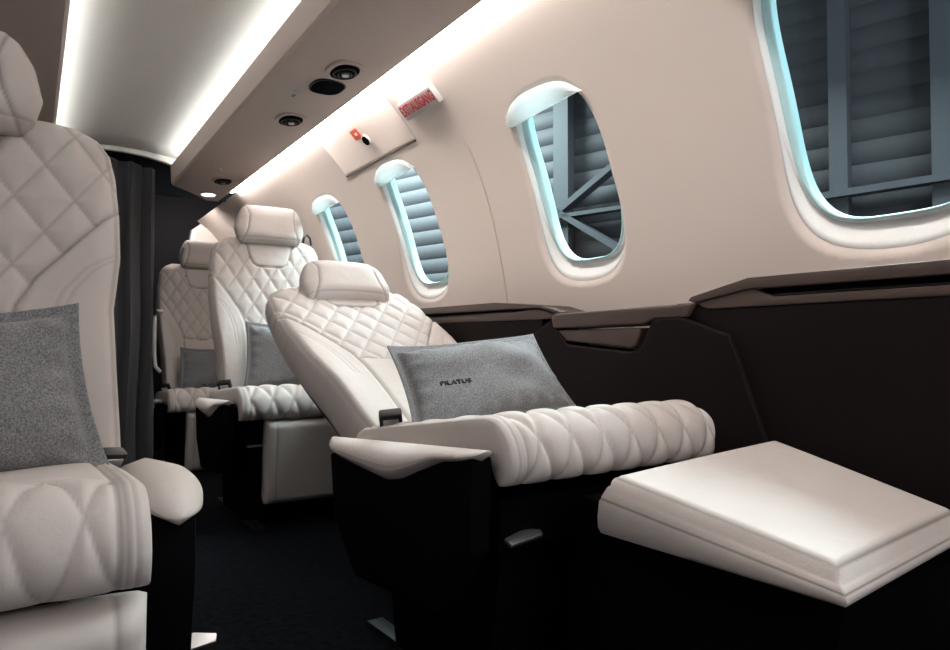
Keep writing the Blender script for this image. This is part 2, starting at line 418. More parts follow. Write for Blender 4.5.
def wallstrip(mir):
    f = (lambda x: 2 * CX - x) if mir else (lambda x: x)
    pts = [(f(0.867), 1.434), (f(0.902), 1.446), (f(0.898), 1.456), (f(0.867), 1.449)]
    return prism('light_strip', M['led'] if not mir else M['leddim'], None, pts, 'y', -0.6, 3.73 if not mir else 3.5, 0.0)
tag(wallstrip(False), 'bright white light strip along the top of the window wall', 'light strip')
tag(wallstrip(True), 'light strip above the left cabin wall, behind the nearest headrest', 'light strip')
led(0.628, 0.655, 1.500, 1.510, -0.6, 3.70, M['cove'], 'cove_light', 'light strip hidden behind the right lip of the ceiling cove')
led(0.628, 0.655, 1.500, 1.510, -0.6, 3.70, M['cove'], 'cove_light', 'light strip hidden behind the left lip of the ceiling cove', True)
# closing pieces above the overhead panels
for mir, n in ((False, 3), (True, 4)):
    f = (lambda x: 2 * CX - x) if mir else (lambda x: x)
    o = prism('trim_%d' % n, M['darkwall'], None, [(f(0.69), 1.463), (f(0.93), 1.463), (f(0.80), 1.60), (f(0.69), 1.60)], 'y', -0.6, 3.72); tag(o, kind='structure')

# aft end: dark bulkhead, dark lintel, white lining panel
o = box('wall_back', M['darkwall'], None, 2 * CX - 1.25, 1.25, 4.82, 4.86, -0.03, 1.7); tag(o, kind='structure')
o = box('trim_15', M['darkwall'], None, 2 * CX - 1.0, 1.28, 3.745, 4.9, 1.615, 1.64); tag(o, kind='structure')
o = box('trim_5', M['darkwall'], None, 2 * CX - 1.0, 1.0, 3.98, 4.0, 1.44, 1.7); tag(o, kind='structure')
o = prism('trim_6', M['white'], None, [(0.846, 0.5), (0.846, 1.27), (0.866, 1.385), (1.03, 1.515), (1.30, 1.53), (1.30, 0.5)], 'y', 4.74, 4.80, 0.004); tag(o, kind='structure')
o = prism('trim_7', M['wall'], None, [(0.875, 0.5), (0.875, 1.26), (0.895, 1.365), (1.045, 1.483), (1.24, 1.49), (1.24, 0.5)], 'y', 4.725, 4.742, 0.004); tag(o, kind='structure')

o = prism('trim_14', M['ceiling'], None, [(x, 1.585 - 0.10 * ((x - CX) / 0.42) ** 2) for x in np.linspace(-0.03, 0.68, 14)] + [(x, 1.64) for x in np.linspace(0.68, -0.03, 6)], 'y', 3.735, 3.75); tag(o, kind='structure')
# ------------------------------------------------------------------ curtain and rail
nx_, nz_ = 160, 40
u = np.linspace(0, 1, nx_); vv = np.linspace(0, 1, nz_)
U, V = np.meshgrid(u, vv)
amp = 0.026 + 0.016 * V
ph = 2 * PI * (9.2 * U + 0.35 * np.sin(5 * U) + 0.12 * np.sin(3 * V * PI) * V)
X = -0.36 + 0.88 * U + 0.012 * np.sin(ph * 2 + 1) * 0.6
Yv = 3.82 + amp * np.sin(ph) + 0.008 * np.sin(2.3 * ph + V * 2)
top = 1.560 - 0.10 * np.clip((np.abs(U * 0.93 - 0.36 - CX) / 0.42), 0, 2) ** 2
Zv = 0.01 + (top - 0.01) * (1 - V)
o = grid_mesh('curtain', np.stack([X, Yv, Zv], -1), M['curtain']); o.modifiers.new('thick', 'SOLIDIFY').thickness = 0.003
tag(o, 'charcoal pleated curtain hanging across the aft end of the aisle', 'curtain')
pts = [(x, 3.765, 1.580 - 0.10 * ((x - CX) / 0.42) ** 2) for x in np.linspace(-0.02, 0.575, 16)]
bm = bmesh.new()
for a, b in zip(pts[:-1], pts[1:]):
    vs = [bm.verts.new(q) for q in [(a[0], 3.70, a[2] - .007), (a[0], 3.73, a[2] - .007), (a[0], 3.73, a[2] + .007), (a[0], 3.70, a[2] + .007)]]
    ws = [bm.verts.new(q) for q in [(b[0], 3.70, b[2] - .007), (b[0], 3.73, b[2] - .007), (b[0], 3.73, b[2] + .007), (b[0], 3.70, b[2] + .007)]]
    for i in range(4): bm.faces.new((vs[i], vs[(i + 1) % 4], ws[(i + 1) % 4], ws[i]))
bmesh.ops.remove_doubles(bm, verts=bm.verts[:], dist=1e-4)
o = from_bm('curtain_rail', bm, M['white'], None); tag(o, 'curved white rail above the charcoal curtain', 'curtain rail')

# ------------------------------------------------------------------ overhead fittings
def disc_bm(bm, c, rx, ry, z0, z1, seg=32, n=2.0):
    r0 = []; r1 = []
    for k in range(seg):
        x, y = sup(np.array(2 * PI * k / seg), rx, ry, n)
        r0.append(bm.verts.new((c[0] + x, c[1] + y, z0))); r1.append(bm.verts.new((c[0] + x, c[1] + y, z1)))
    for k in range(seg): bm.faces.new((r0[k], r0[(k + 1) % seg], r1[(k + 1) % seg], r1[k]))
    bm.faces.new(r0); bm.faces.new(r1)
def vent(x, y, label, zc=1.434, s=1.0, grp=None):
    t = empty('air_vent', (x, y, zc)); tag(t, label, 'air vent', grp)
    bm = bmesh.new(); disc_bm(bm, (0, 0), 0.050 * s, 0.072 * s, -0.006, 0.006, n=2.6); from_bm('bezel', bm, M['psu'], t)
    bm = bmesh.new(); disc_bm(bm, (0, 0), 0.037 * s, 0.056 * s, -0.009, -0.0055, n=2.4); from_bm('socket', bm, M['slot'], t)
    bm = bmesh.new()
    for r, z in ((0.030 * s, -0.012), (0.018 * s, -0.016)):
        bm_tube(bm, [(r * math.cos(a), r * 1.35 * math.sin(a), z) for a in np.linspace(0, 2 * PI, 25)], 0.0028, 6, False)
    from_bm('nozzle', bm, M['black'], t, 60)
    bm = bmesh.new(); disc_bm(bm, (0.002, 0), 0.010 * s, 0.012 * s, -0.018, -0.009); from_bm('nozzle_knob', bm, M['steel'], t)
vent(0.754, 2.38, 'round black air vent overhead, second nearest to the curtain')
vent(0.748, 1.87, 'round black air vent overhead, just nearer than the dark oval speaker')
vent(0.767, 3.45, 'round black air vent overhead, beside the lit reading light')
t = empty('overhead_speaker', (0.752, 2.02, 1.434)); tag(t, 'flat dark rounded speaker between two overhead air vents', 'speaker')
bm = bmesh.new(); disc_bm(bm, (0, 0), 0.050, 0.062, -0.004, 0.004, n=2.8); from_bm('rim', bm, M['black'], t)
bm = bmesh.new(); disc_bm(bm, (0, 0), 0.045, 0.057, -0.006, -0.003, n=2.8); from_bm('grille', bm, M['blackcloth'], t)
t = empty('overhead_speaker', (2 * CX - 0.752, 1.62, 1.434)); tag(t, 'dark speaker on the left overhead panel, above the nearest headrest', 'speaker')
bm = bmesh.new(); disc_bm(bm, (0, 0), 0.050, 0.062, -0.004, 0.004, n=2.8); from_bm('rim', bm, M['black'], t)
bm = bmesh.new(); disc_bm(bm, (0, 0), 0.045, 0.057, -0.006, -0.003, n=2.8); from_bm('grille', bm, M['blackcloth'], t)
t = empty('reading_light', (0.772, 3.80, 1.432)); tag(t, 'small lit round reading light at the aft end of the overhead panel', 'light')
bm = bmesh.new(); disc_bm(bm, (0, 0), 0.040, 0.046, -0.004, 0.004); from_bm('bezel', bm, M['psu'], t)
bm = bmesh.new(); disc_bm(bm, (0, 0), 0.033, 0.038, -0.006, -0.002); from_bm('lens', bm, M['reading'], t)
# two small white reading-light symbols printed on the panel
def icon(y, x):
    bm = bmesh.new()
    for (a, b) in (((-.012, -.022), (.006, -.006)), ((.006, -.006), (.006, .020)), ((.006, .020), (-.004, .026))):
        d = Vector((b[0] - a[0], b[1] - a[1], 0)); n = Vector((-d.y, d.x, 0)).normalized() * .0016
        q = [Vector((x + a[0], y + a[1], 0)) + n, Vector((x + b[0], y + b[1], 0)) + n, Vector((x + b[0], y + b[1], 0)) - n, Vector((x + a[0], y + a[1], 0)) - n]
        z = 1.4325
        lo = [bm.verts.new((p.x, p.y, z - .0012)) for p in q]; hi = [bm.verts.new((p.x, p.y, z + .004)) for p in q]
        bm.faces.new(lo); bm.faces.new(hi)
        for i in range(4): bm.faces.new((lo[i], lo[(i + 1) % 4], hi[(i + 1) % 4], hi[i]))
    return from_bm('light_symbol', bm, M['white'], None)
tag(icon(2.13, 0.69), 'thin pale lamp symbol on overhead panel near the oval speaker', 'symbol')
tag(icon(3.25, 0.71), 'thin pale lamp symbol on overhead panel nearest the curtain', 'symbol')

# ------------------------------------------------------------------ things on the window wall
def wall_frame(y, z, off=0.0):
    """matrix: local x along -Y (reading direction), local y up along the wall, local z into the cabin"""
    nx1, nz1 = wn(z)
    N = Vector((-nx1, 0, -nz1)); X_ = Vector((0, -1, 0)); Y_ = N.cross(X_).normalized()
    if Y_.z < 0: Y_ = -Y_
    p = Vector((float(wx(z)), y, z)) + N * off
    m = Matrix((( X_.x, Y_.x, N.x, p.x), (X_.y, Y_.y, N.y, p.y), (X_.z, Y_.z, N.z, p.z), (0, 0, 0, 1)))
    return m
def text_mesh(name, s, size, m, parent, loc=(0, 0, 0), ext=0.0006, xs=1.0, rot=(0, 0, 0), bold=0.0):
    cu = bpy.data.curves.new(name, 'FONT'); cu.body = s; cu.size = size; cu.extrude = ext; cu.align_x = 'CENTER'; cu.align_y = 'CENTER'
    cu.space_character = 1.05; cu.offset = bold
    o = bpy.data.objects.new(name, cu); COL.objects.link(o)
    dg = bpy.context.evaluated_depsgraph_get(); me = bpy.data.meshes.new_from_object(o.evaluated_get(dg))
    bpy.data.objects.remove(o); me.materials.clear()
    t = link(name, me, m, parent); t.location = loc; t.scale = (xs, 1, 1); t.rotation_euler = rot
    return t
t = empty('exit_sign'); t.matrix_world = wall_frame(1.836, 1.376, 0.0); tag(t, 'small white exit sign with red lettering on the window wall', 'sign')
box('sign_housing', M['signgrey'], t, -0.102, 0.102, -0.028, 0.028, -0.006, 0.018, 0.004)
text_mesh('lettering', 'EXIT/AUSGANG', 0.046, M['red'], t, (0, 0.001, 0.0184), xs=0.58, bold=0.0009)

t = empty('access_panel'); t.matrix_world = wall_frame(2.09, 1.335, 0.0); tag(t, 'square flush access panel in the window wall under the light strip', 'panel')
def wallquad(name, m, parent, y0, y1, z0, z1, off, thick=0.003, n=8):
    Y, Z = np.meshgrid(np.array([y0, y1]), np.linspace(z0, z1, n), indexing='ij')
    P = wall_points(Y, Z, -off * np.ones_like(Y))
    o = grid_mesh(name, P, m, None, smooth=179)
    o.modifiers.new('thick', 'SOLIDIFY').thickness = thick; o.modifiers[-1].offset = 0
    if parent:
        o.parent = parent; o.matrix_parent_inverse = parent.matrix_world.inverted()
    return o
bpy.context.view_layer.update()
wallquad('cover', M['wall'], t, 1.982, 2.565, 1.312, 1.430, 0.0008, 0.001, 90)
wallquad('side_gap', M['psu'], t, 1.979, 1.982, 1.312, 1.430, 0.0010, 0.001, 60)
wallquad('hinge_gap', M['trimline'], t, 1.982, 2.565, 1.303, 1.3085, 0.0022, 0.002, 3)
bpy.context.view_layer.update()
t = empty('release_catch'); t.matrix_world = wall_frame(2.25, 1.366, 0.004); tag(t, 'small black oval catch below an orange label on the access panel', 'catch')
bm = bmesh.new(); disc_bm(bm, (0, 0), 0.025, 0.022, 0, 0.005); from_bm('ring', bm, M['white'], t)
bm = bmesh.new(); disc_bm(bm, (0, 0), 0.019, 0.017, 0.004, 0.0065); from_bm('finger_hole', bm, M['slot'], t)
t = empty('warning_label'); t.matrix_world = wall_frame(2.275, 1.390, 0.0045); tag(t, 'tiny orange label above the black oval catch', 'label')
t.scale = (1.3, 1.3, 1)
prism('label_backing', M['orange'], t, [(-.03, -.012), (.012, -.018), (.012, .016), (-.028, .016)], 'z', 0, 0.0015)
box('label_mark', M['white'], t, -.012, .002, -.002, .006, 0.001, 0.0022)
# vertical lining joint between windows
o = wallquad('trim_8', M['psu'], None, 1.742, 1.745, 0.72, 1.26, 0.001, 0.0015, 20); tag(o, kind='structure')

# ------------------------------------------------------------------ lower side: dark panels and ledges
LX = 1.13
def ledge_tall(y0, y1, label, near_taper=False):
    """raised console ledge between y0 (near) and y1 (aft)"""
    t = empty('side_ledge', (LX, (y0 + y1) / 2, 0.72)); tag(t, label, 'ledge')
    bpy.context.view_layer.update()
    T = Matrix.Translation((-LX, -(y0 + y1) / 2, -0.72))
    def loc(o):
        o.data.transform(T); return o
    # top rail, with sloped ends; profile in (y,z)
    a = 0.14
    top = [(y0, 0.734), (y0, 0.774), (y1 - a, 0.774), (y1 - 0.012, 0.742), (y1, 0.733), (y1 - 0.03, 0.727)]
    loc(prism('top_board', M['brownledge'], t, ([(y0, 0.752), (y0, 0.774)] if not near_taper else [(y0 + 0.09, 0.746), (y0, 0.726), (y0, 0.733), (y0 + 0.08, 0.752), (y0 + 0.30, 0.770)]) + [(y1 - a, 0.774), (y1 - 0.008, 0.746), (y1, 0.738), (y1 - 0.015, 0.734), (y1 - a, 0.753)], 'x', LX - 0.006, 1.225, 0.003))
    loc(prism('slot', M['slot'], t, [(y0 + (0.22 if near_taper else 0), 0.738), (y0 + (0.22 if near_taper else 0), 0.752), (y1 - a - 0.015, 0.753), (y1 - a - 0.045, 0.735)], 'x', LX + 0.010, LX + 0.06))
    loc(box('slot_rail', M['steel'] if False else M['black'], t, LX + 0.002, LX + 0.008, y0 + (0.22 if near_taper else 0), y1 - a - 0.05, 0.7385, 0.7415))
    loc(prism('lower_rail', M['brownledge'], t, ([(y0, 0.724), (y0, 0.738)] if not near_taper else [(y0 + 0.02, 0.716), (y0 + 0.02, 0.727), (y0 + 0.10, 0.744), (y0 + 0.24, 0.738)]) + [(y1 - a - 0.05, 0.736), (y1 - a - 0.01, 0.753), (y1 - 0.02, 0.732), (y1 - 0.04, 0.722), (y1 - 0.06, 0.720)], 'x', LX - 0.002, 1.20, 0.002))
    return t
ledge_tall(0.10, 0.965, 'long dark brown side ledge with black slot under the nearest window')
ledge_tall(1.37, 2.40, 'dark brown side ledge with black slot beyond the reclined seat backrest', True)
ledge_tall(2.85, 3.75, 'dark brown side ledge farthest aft under the last window')
def ledge_low(y0, y1, label):
    t = empty('armrest_ledge', (LX, (y0 + y1) / 2, 0.70)); tag(t, label, 'ledge')
    T = Matrix.Translation((-LX, -(y0 + y1) / 2, -0.70))
    def loc(o):
        o.data.transform(T); return o
    loc(prism('padded_top', M['brownledge'], t, [(y0, 0.705), (y0 - 0.02, 0.733), (y0 + 0.1, 0.731), (y1 - 0.02, 0.728), (y1, 0.718), (y1 - 0.01, 0.690), (y0 + 0.12, 0.694), (y0 + 0.09, 0.705)], 'x', LX - 0.012, 1.222, 0.006, 3))
    loc(prism('pull_pocket', M['brownledge'], t, [(y0 + 0.125, 0.687), (y1 - 0.02, 0.686), (y1 - 0.055, 0.658), (y0 + 0.16, 0.642), (y0 + 0.145, 0.648)], 'x', LX - 0.008, 1.20, 0.006, 3))
    return t
ledge_low(0.965, 1.40, 'low padded dark brown armrest ledge with pocket between the two nearest raised ledges')
ledge_low(2.40, 2.85, 'low padded dark brown ledge hidden behind the reclined seat')
# seat controls on the ledge
t = empty('seat_control', (1.165, 0.985, 0.728)); tag(t, 'tiny silver framed control button set in the ledge beside the reclined seat', 'button')
box('bezel', M['black'], t, -0.03, 0.02, -0.02, 0.02, -0.004, 0.0065, 0.003)
box('button_plate', M['steel'], t, -0.018, 0.010, -0.012, 0.012, 0.004, 0.009, 0.002)

def side_panel(n, pts, x0, x1):
    o = prism('trim_%d' % n, M['brown'], None, pts, 'x', x0, x1, 0.006, 3); tag(o, kind='structure'); return o
side_panel(9, [(-0.6, 0.01), (-0.6, 0.725), (0.90, 0.722), (0.955, 0.735), (0.985, 0.727), (0.985, 0.700), (0.90, 0.55), (0.7, 0.01)], LX, 1.22)
side_panel(10, [(0.66, 0.01), (0.79, 0.487), (0.862, 0.668), (0.978, 0.706), (1.055, 0.706), (1.095, 0.640), (1.125, 0.634), (1.34, 0.650), (1.405, 0.712), (1.52, 0.655), (1.56, 0.60), (1.50, 0.01)], LX - 0.012, 1.20)
side_panel(11, [(1.45, 0.01), (1.45, 0.722), (2.38, 0.722), (2.38, 0.01)], LX, 1.20)
side_panel(12, [(2.38, 0.01), (2.38, 0.69), (2.86, 0.69), (2.86, 0.01)], LX, 1.20)
side_panel(13, [(2.86, 0.01), (2.86, 0.722), (4.7, 0.722), (4.7, 0.01)], LX, 1.20)
o = box('baseboard_right', M['carpet'], None, 1.10, 1.20, -0.6, 4.7, 0.0, 0.012); tag(o, kind='structure')

o = prism('kick_strip', M['kick'], None, [(0.30, 0.262), (0.30, 0.300), (0.62, 0.268), (0.62, 0.235)], 'x', 1.118, LX + 0.004, 0.002); tag(o, 'short grey fabric strip low on the side wall beyond the extended leg rest', 'strip')
# ------------------------------------------------------------------ seats
def make_seat(label, loc, rz, back=10, blen=0.74, headup=0.0, ctilt=5, cz=0.47, cdepth=0.55, arm=(0.55, 0.0), arm_tilt=0.0, hi=1.0, leg='stowed', arm_shape='wedge', handle=False, bufrac=1.0, bw=1.0, wb=1.0, hw=1.0, lw=0.232, roll=0.060, qx=0.075, qy=0.125, qtop=0.20, ht=0.10, qd=0.0068, hb_=0.035, hn=0.055, guide=False, bux=0.205):
    R = empty('executive_seat', loc, rz); tag(R, label, 'seat', 'cream leather executive seats')
    th = math.radians(back); L = blen
    LE = M['leather']
    nxb, nsb = int(150 * hi), int(230 * hi)
    # ---- backrest: path from base up along the back line with slight lumbar curve
    def bp(s, lum=0.0):
        # s along; returns (y,z) relative
        c = 0.018 * math.sin(PI * min(s / L, 1)) - 0.0
        return (s * math.sin(th) - c * math.cos(th) * -1, cz - 0.06 + s * math.cos(th) - c * math.sin(th))
    path = [bp(s) for s in np.linspace(0, L, 24)]
    Wf = lerp_fn([0, 0.15, 0.34, 0.5, 0.64, 0.76, 0.86, 0.92, 0.96, 0.985, 1.0], [0.205 * wb, 0.212 * (wb - 0.04 * (wb > 1)), 0.217 if wb == 1 else 0.235, 0.232, 0.241, 0.240, 0.235, 0.228, 0.212, 0.190, 0.160])
    Wb = lambda q: Wf(q / L)
    def bdet(X, S, L_, w):
        s = S / L; xa = np.abs(X); xn = xa / w
        # side bolsters swell forward below the shoulder
        dh = 0.030 * np.clip((xn - 0.55) / 0.45, 0, 1) ** 1.5 * np.clip((0.90 - s) / 0.3, 0, 1)
        dh = dh + 0.010 * np.exp(-((s - 0.30) / 0.18) ** 2) * (xn < 2)
        # construction seams (x measured as |x|)
        diag = [(0.26, 0.80 * L), (0.215, 0.735 * L), (0.135, 0.575 * L), (0.112, 0.50 * L), (0.105, 0.42 * L), (0.108, 0.0)]
        horiz = [(0.0, 0.455 * L), (0.106, 0.47 * L)]
        upan = [(0.105, 1.02 * L), (0.088, 0.90 * L), (0.072, 0.845 * L), (0.055, 0.83 * L), (0.0, 0.826 * L)]
        arc = [(0.24, 0.64 * L), (0.205, 0.60 * L), (0.178, 0.54 * L), (0.160, 0.46 * L), (0.152, 0.36 * L)]
        bol = [(0.185, 0.0), (0.192, 0.30 * L)]
        # quilt region
        bx = np.interp(s, [0, 0.42, 0.50, 0.575, 0.735, 0.80, 1.0], [0.10, 0.105, 0.112, 0.135, 0.215, 0.26, 0.30])
        ux = np.interp(s, [0, 0.825, 0.83, 0.845, 0.90, 1.02], [0, 0, 0.055, 0.072, 0.088, 0.105])
        reg = (s > 0.462 + 0.02 * xa) & (xa < bx) & (xa > ux)
        q, qs = quilt(X, S, 0.072, 0.112, qd)
        dh = dh + np.where(reg, q, -0.003 * 0)
        sea = np.where(reg, 0.45 * qs, 0)
        for p, dp in ((diag, 0.006), (horiz, 0.005), (upan, 0.005)):
            d = seg_dist(xa, S, p); g, sl = groove(d, 0.005, dp); dh = dh + g; sea = np.maximum(sea, 0.9 * sl)
        for p in (arc,):
            for o_ in (0, 0.012):
                d = seg_dist(xa, S, [(a - o_, b) for a, b in p]); g, sl = groove(d, 0.003, 0.0022); dh = dh + 0.5 * g; sea = np.maximum(sea, 0.25 * sl)
        # piping along the outer edge
        d = np.abs(w * 0.965 - xa); g, sl = groove(d, 0.003, 0.002); sea = np.maximum(sea, 0.55 * sl * (s < .95)); dh = dh + g
        return dh, sea
    b = pad('backrest', path, Wb, lambda q: 0.054 + 0.008 * (1 - q / L), lambda q: 0.085 - 0.02 * q / L, LE, R, nxb, nsb, 4.0, detail=bdet, endround=(0.03, 0.05))
    # back shell
    shp = [bp(s) for s in np.linspace(0.02, L * 0.93, 16)]
    pad('back_shell', [(y + math.cos(th) * 0.070, z - math.sin(th) * 0.070) for y, z in shp], lambda q: Wb(q) * 0.86, lambda q: 0.01, lambda q: 0.035, M['black'], R, 24, 30, 5)
    # ---- headrest
    hc = L + 0.065 + headup
    hp = [bp(s) for s in np.linspace(L - 0.02, L + 0.165, 12)]
    hp = [(p[0] + (0.0) - 0.055 * math.cos(th), p[1] + 0.055 * math.sin(th) + headup * math.cos(th)) for p in hp]
    # straight pad leaning slightly forward
    d = Vector((math.sin(th - ht), math.cos(th - ht))); b0 = Vector(bp(L - hb_)) + Vector((-hn * math.cos(th), hn * math.sin(th)))
    hh = 0.165 * (1 if back < 40 else 1.0)
    hpath = [tuple(b0 + d * t) for t in np.linspace(0, hh, 12)]
    Wh = lerp_fn([0, 0.02, 0.06, 0.11, 0.145, hh], [0.108, 0.122, 0.131, 0.122, 0.106, 0.088])
    def hdet(X, S, L_, w):
        xa = np.abs(X); dh = 0 * X; sea = 0 * X
        for p in ([(0.108, 0.0), (0.088, 0.06), (0.082, 0.11), (0.094, 0.165)],):
            dd = seg_dist(xa, S, p); g, sl = groove(dd, 0.004, 0.004); dh = dh + g; sea = np.maximum(sea, 0.8 * sl)
        dd = np.abs(S - 0.022); g, sl = groove(dd, 0.003, 0.002); dh += g; sea = np.maximum(sea, 0.5 * sl)
        return dh, sea
    pad('headrest', hpath, Wh, lambda q: 0.048, lambda q: 0.050, LE, R, int(80 * hi), int(70 * hi), 3.2, detail=hdet, endround=(0.045, 0.055))
    for ch in R.children:
        ch.scale.x = hw if ch.name.startswith('headrest') else bw
    # ---- cushion
    ct = math.radians(ctilt)
    cp = []
    n = 26
    for i in range(n):
        s = (cdepth - 0.05) * i / (n - 1); cp.append((-s * math.cos(ct) + 0.03, cz + s * math.sin(ct)))
    y1, z1 = cp[-1]
    r = roll
    for a in np.linspace(0.1, 1.62, 12):
        cp.append((y1 - r * math.sin(a + 0), z1 - r * (1 - math.cos(a)) + r * math.sin(a) * math.sin(ct)))
    y2, z2 = cp[-1]
    for i in range(1, 3): cp.append((y2 + 0.004 * i, z2 - 0.015 * i))
    cp = cp[::-1]     # walk from the front lip to the back so the normal faces up/front
    CL = sum(math.hypot(a[0] - b_[0], a[1] - b_[1]) for a, b_ in zip(cp[:-1], cp[1:]))
    def cdet(X, S, L_, w):
        xa = np.abs(X); xn = xa / w
        reg = (xa < 0.226) & (S < L_ - qtop)
        q, qs = quilt(X, S, qx, qy, 0.010 if qtop < 0.3 else 0.0055, 0.5)
        dh = np.where(reg, q, -0.004 * 0) - 0.010 * np.clip(1 - xn * 1.3, 0, 1) * (S > 0.15)
        sea = np.where(reg, 0.45 * qs, 0)
        for p, dp in (([(0.228, 0), (0.228, L_)], 0.006), ([(0.0, L_ - qtop), (0.228, L_ - qtop)], 0.004 if qtop < 0.3 else 0.0)):
            d_ = seg_dist(xa, S, p); g, sl = groove(d_, 0.005, dp); dh = dh + g; sea = np.maximum(sea, (0.8 if dp else 0.0) * sl)
        for o_ in (0.236, 0.244):
            g, sl = groove(np.abs(xa - o_), 0.0025, 0.0018); dh = dh + g; sea = np.maximum(sea, 0.5 * sl)
        return dh, sea
    Wc = lambda q: 0.260 - 0.010 * min(1, max(0, (q - 0.25) / 0.3))
    pad('seat_cushion', cp, Wc, lambda q: 0.032, lambda q: 0.050 + 0.0 * q, LE, R, int(150 * hi), int(200 * hi), 7.0, detail=cdet, endround=(0.04, 0.04))
    fy = y1 - r; fz = z1
    # ---- leg rest
    if leg == 'stowed':
        lp = [(fy + 0.018 + 0.02 * t, fz - 0.088 - 0.30 * t) for t in np.linspace(0, 1, 12)][::-1]
        def ldet(X, S, L_, w):
            xa = np.abs(X); g, sl = groove(np.abs(xa - lw + 0.03), 0.004, 0.003); return g, 0.6 * sl
        pad('leg_rest', lp, lambda q: lw, lambda q: 0.045, lambda q: 0.05, LE, R, 70, 60, 9.0, detail=ldet, endround=(0.03, 0.03))
    # ---- base and shroud
    box('seat_pan', M['blackcloth'], R, -0.235, 0.235, -cdepth + 0.09, 0.03, cz - 0.135, cz - 0.045, 0.01)
    prism('pedestal', M['blackcloth'], R, [(-cdepth + 0.16, 0.012), (-cdepth + 0.12, cz - 0.13), (0.0, cz - 0.13), (-0.05, 0.012)], 'x', -0.21, 0.21, 0.012)
    box('floor_track', M['black'], R, -0.20, -0.16, -cdepth + 0.02, 0.10, 0.0, 0.014, 0.003)
    box('floor_track', M['black'], R, 0.16, 0.20, -cdepth + 0.02, 0.10, 0.0, 0.014, 0.003)
    # ---- armrest on the aisle side
    side = arm[1]
    al, ay0 = arm[0], arm[2]       # length, aft end y
    sx = -1 if side < 0 else 1
    xi = sx * 0.262; xo = sx * (0.262 + arm[3])
    az = arm[4]
    AR = empty('armrest', (0, 0, 0)); AR.parent = R
    if arm_shape == 'wedge':
        # pad drawn in plan and profile: closed loft along y
        ys = 0.5 - 0.5 * np.cos(np.linspace(0, PI, 60)); th2 = np.linspace(0, 2 * PI, 33)
        rows = []
        for t in ys:
            yy = ay0 - al * t
            endr = math.sqrt(max(0.0, 1 - max(0, (abs(t - 0.5) * 2 - 0.9) / 0.1) ** 2))
            half = (abs(xo - xi) / 2) * max(0.02, 1 - abs(2 * t - 1) ** 6) ** 0.45
            topz = az + arm_tilt * t
            th_ = float(np.interp(t, [0, 0.08, 0.50, 0.58, 0.80, 1.0], [0.034, 0.046, 0.090, 0.082, 0.030, 0.022])) * max(0.02, 1 - abs(2 * t - 1) ** 14) ** 0.5
            cxm = (xi + xo) / 2
            row = []
            for a in th2:
                cx_, cz_ = sup(np.array(a), half, 1.0, 4.0)
                zz = topz - th_ / 2 + float(cz_) * th_ / 2
                row.append((cxm + float(cx_) , yy, zz))
            rows.append(row)
        P = np.array(rows)
        P[0] = P[0].mean(0); P[-1] = P[-1].mean(0)
        seam = np.zeros(P.shape[:2]); 
        tht = np.abs(((th2 - (PI * 0.80 if sx < 0 else PI * 0.20)) + PI) % (2 * PI) - PI)
        seam[:] = np.exp(-(tht / 0.10) ** 2)[None, :]
        grid_mesh('arm_pad', P, LE, AR, seam=seam)
        pts = [(ay0 - 0.02, az - 0.03), (ay0 - al * 0.45, az - 0.060 + arm_tilt * 0.45), (ay0 - al * 0.60, az - 0.055 + arm_tilt * 0.6), (ay0 - al * 0.84, az - 0.018 + arm_tilt * .84), (ay0 - al * 0.97, az - 0.012 + arm_tilt), (ay0 - al * 0.96, az - 0.12), (ay0 - al * 0.80, az - 0.24), (ay0 - al * 0.25, az - 0.26), (ay0 - 0.04, az - 0.16)]
        prism('arm_shroud', M['blackcloth'], AR, pts, 'x', min(xi, xo) + 0.012, max(xi, xo) - 0.008, 0.008)
    else:
        # rounded D-shaped pad, broad nose
        ys = 0.5 - 0.5 * np.cos(np.linspace(0, PI, 60)); th2 = np.linspace(0, 2 * PI, 41); rows = []
        wtot = abs(xo - xi)
        for t in ys:
            yy = ay0 - al * t
            wd = wtot * max(0.001, 1 - abs(2 * (t ** 0.85) - 1) ** 2.6) ** 0.5
            topz = az + arm_tilt * t + 0.006 * math.sin(PI * t)
            th_ = (0.030 + 0.026 * t) * max(0.001, 1 - abs(2 * (t ** 0.85) - 1) ** 3.2) ** 0.5
            row = []
            for a in th2:
                cx_, cz_ = sup(np.array(a), wd / 2, 1.0, 2.8)
                row.append((xi + sx * (wtot * 0.42 + 0.08 * wd) + float(cx_), yy, topz - (0.030 + 0.026 * t) * 0.45 + float(cz_) * th_ / 2))
            rows.append(row)
        P = np.array(rows); P[0] = P[0].mean(0); P[-1] = P[-1].mean(0)
        tht = np.abs(((th2 - (PI * 0.86 if sx < 0 else PI * 0.10)) + PI) % (2 * PI) - PI)
        seam = np.broadcast_to(np.exp(-(tht / 0.08) ** 2)[None, :], P.shape[:2]).copy()
        grid_mesh('arm_pad', P, LE, AR, seam=seam)
        pts = [(ay0 - 0.02, az - 0.02), (ay0 - al * 0.93, az - 0.025 + arm_tilt), (ay0 - al * 0.94, az - 0.10), (ay0 - al * 0.86, az - 0.215), (ay0 - al * 0.3, az - 0.23), (ay0 - 0.02, az - 0.15)]
        prism('arm_shroud', M['blackcloth'], AR, pts, 'x', min(xi, xi + sx * wtot * 0.72), max(xi, xi + sx * wtot * 0.72), 0.012)
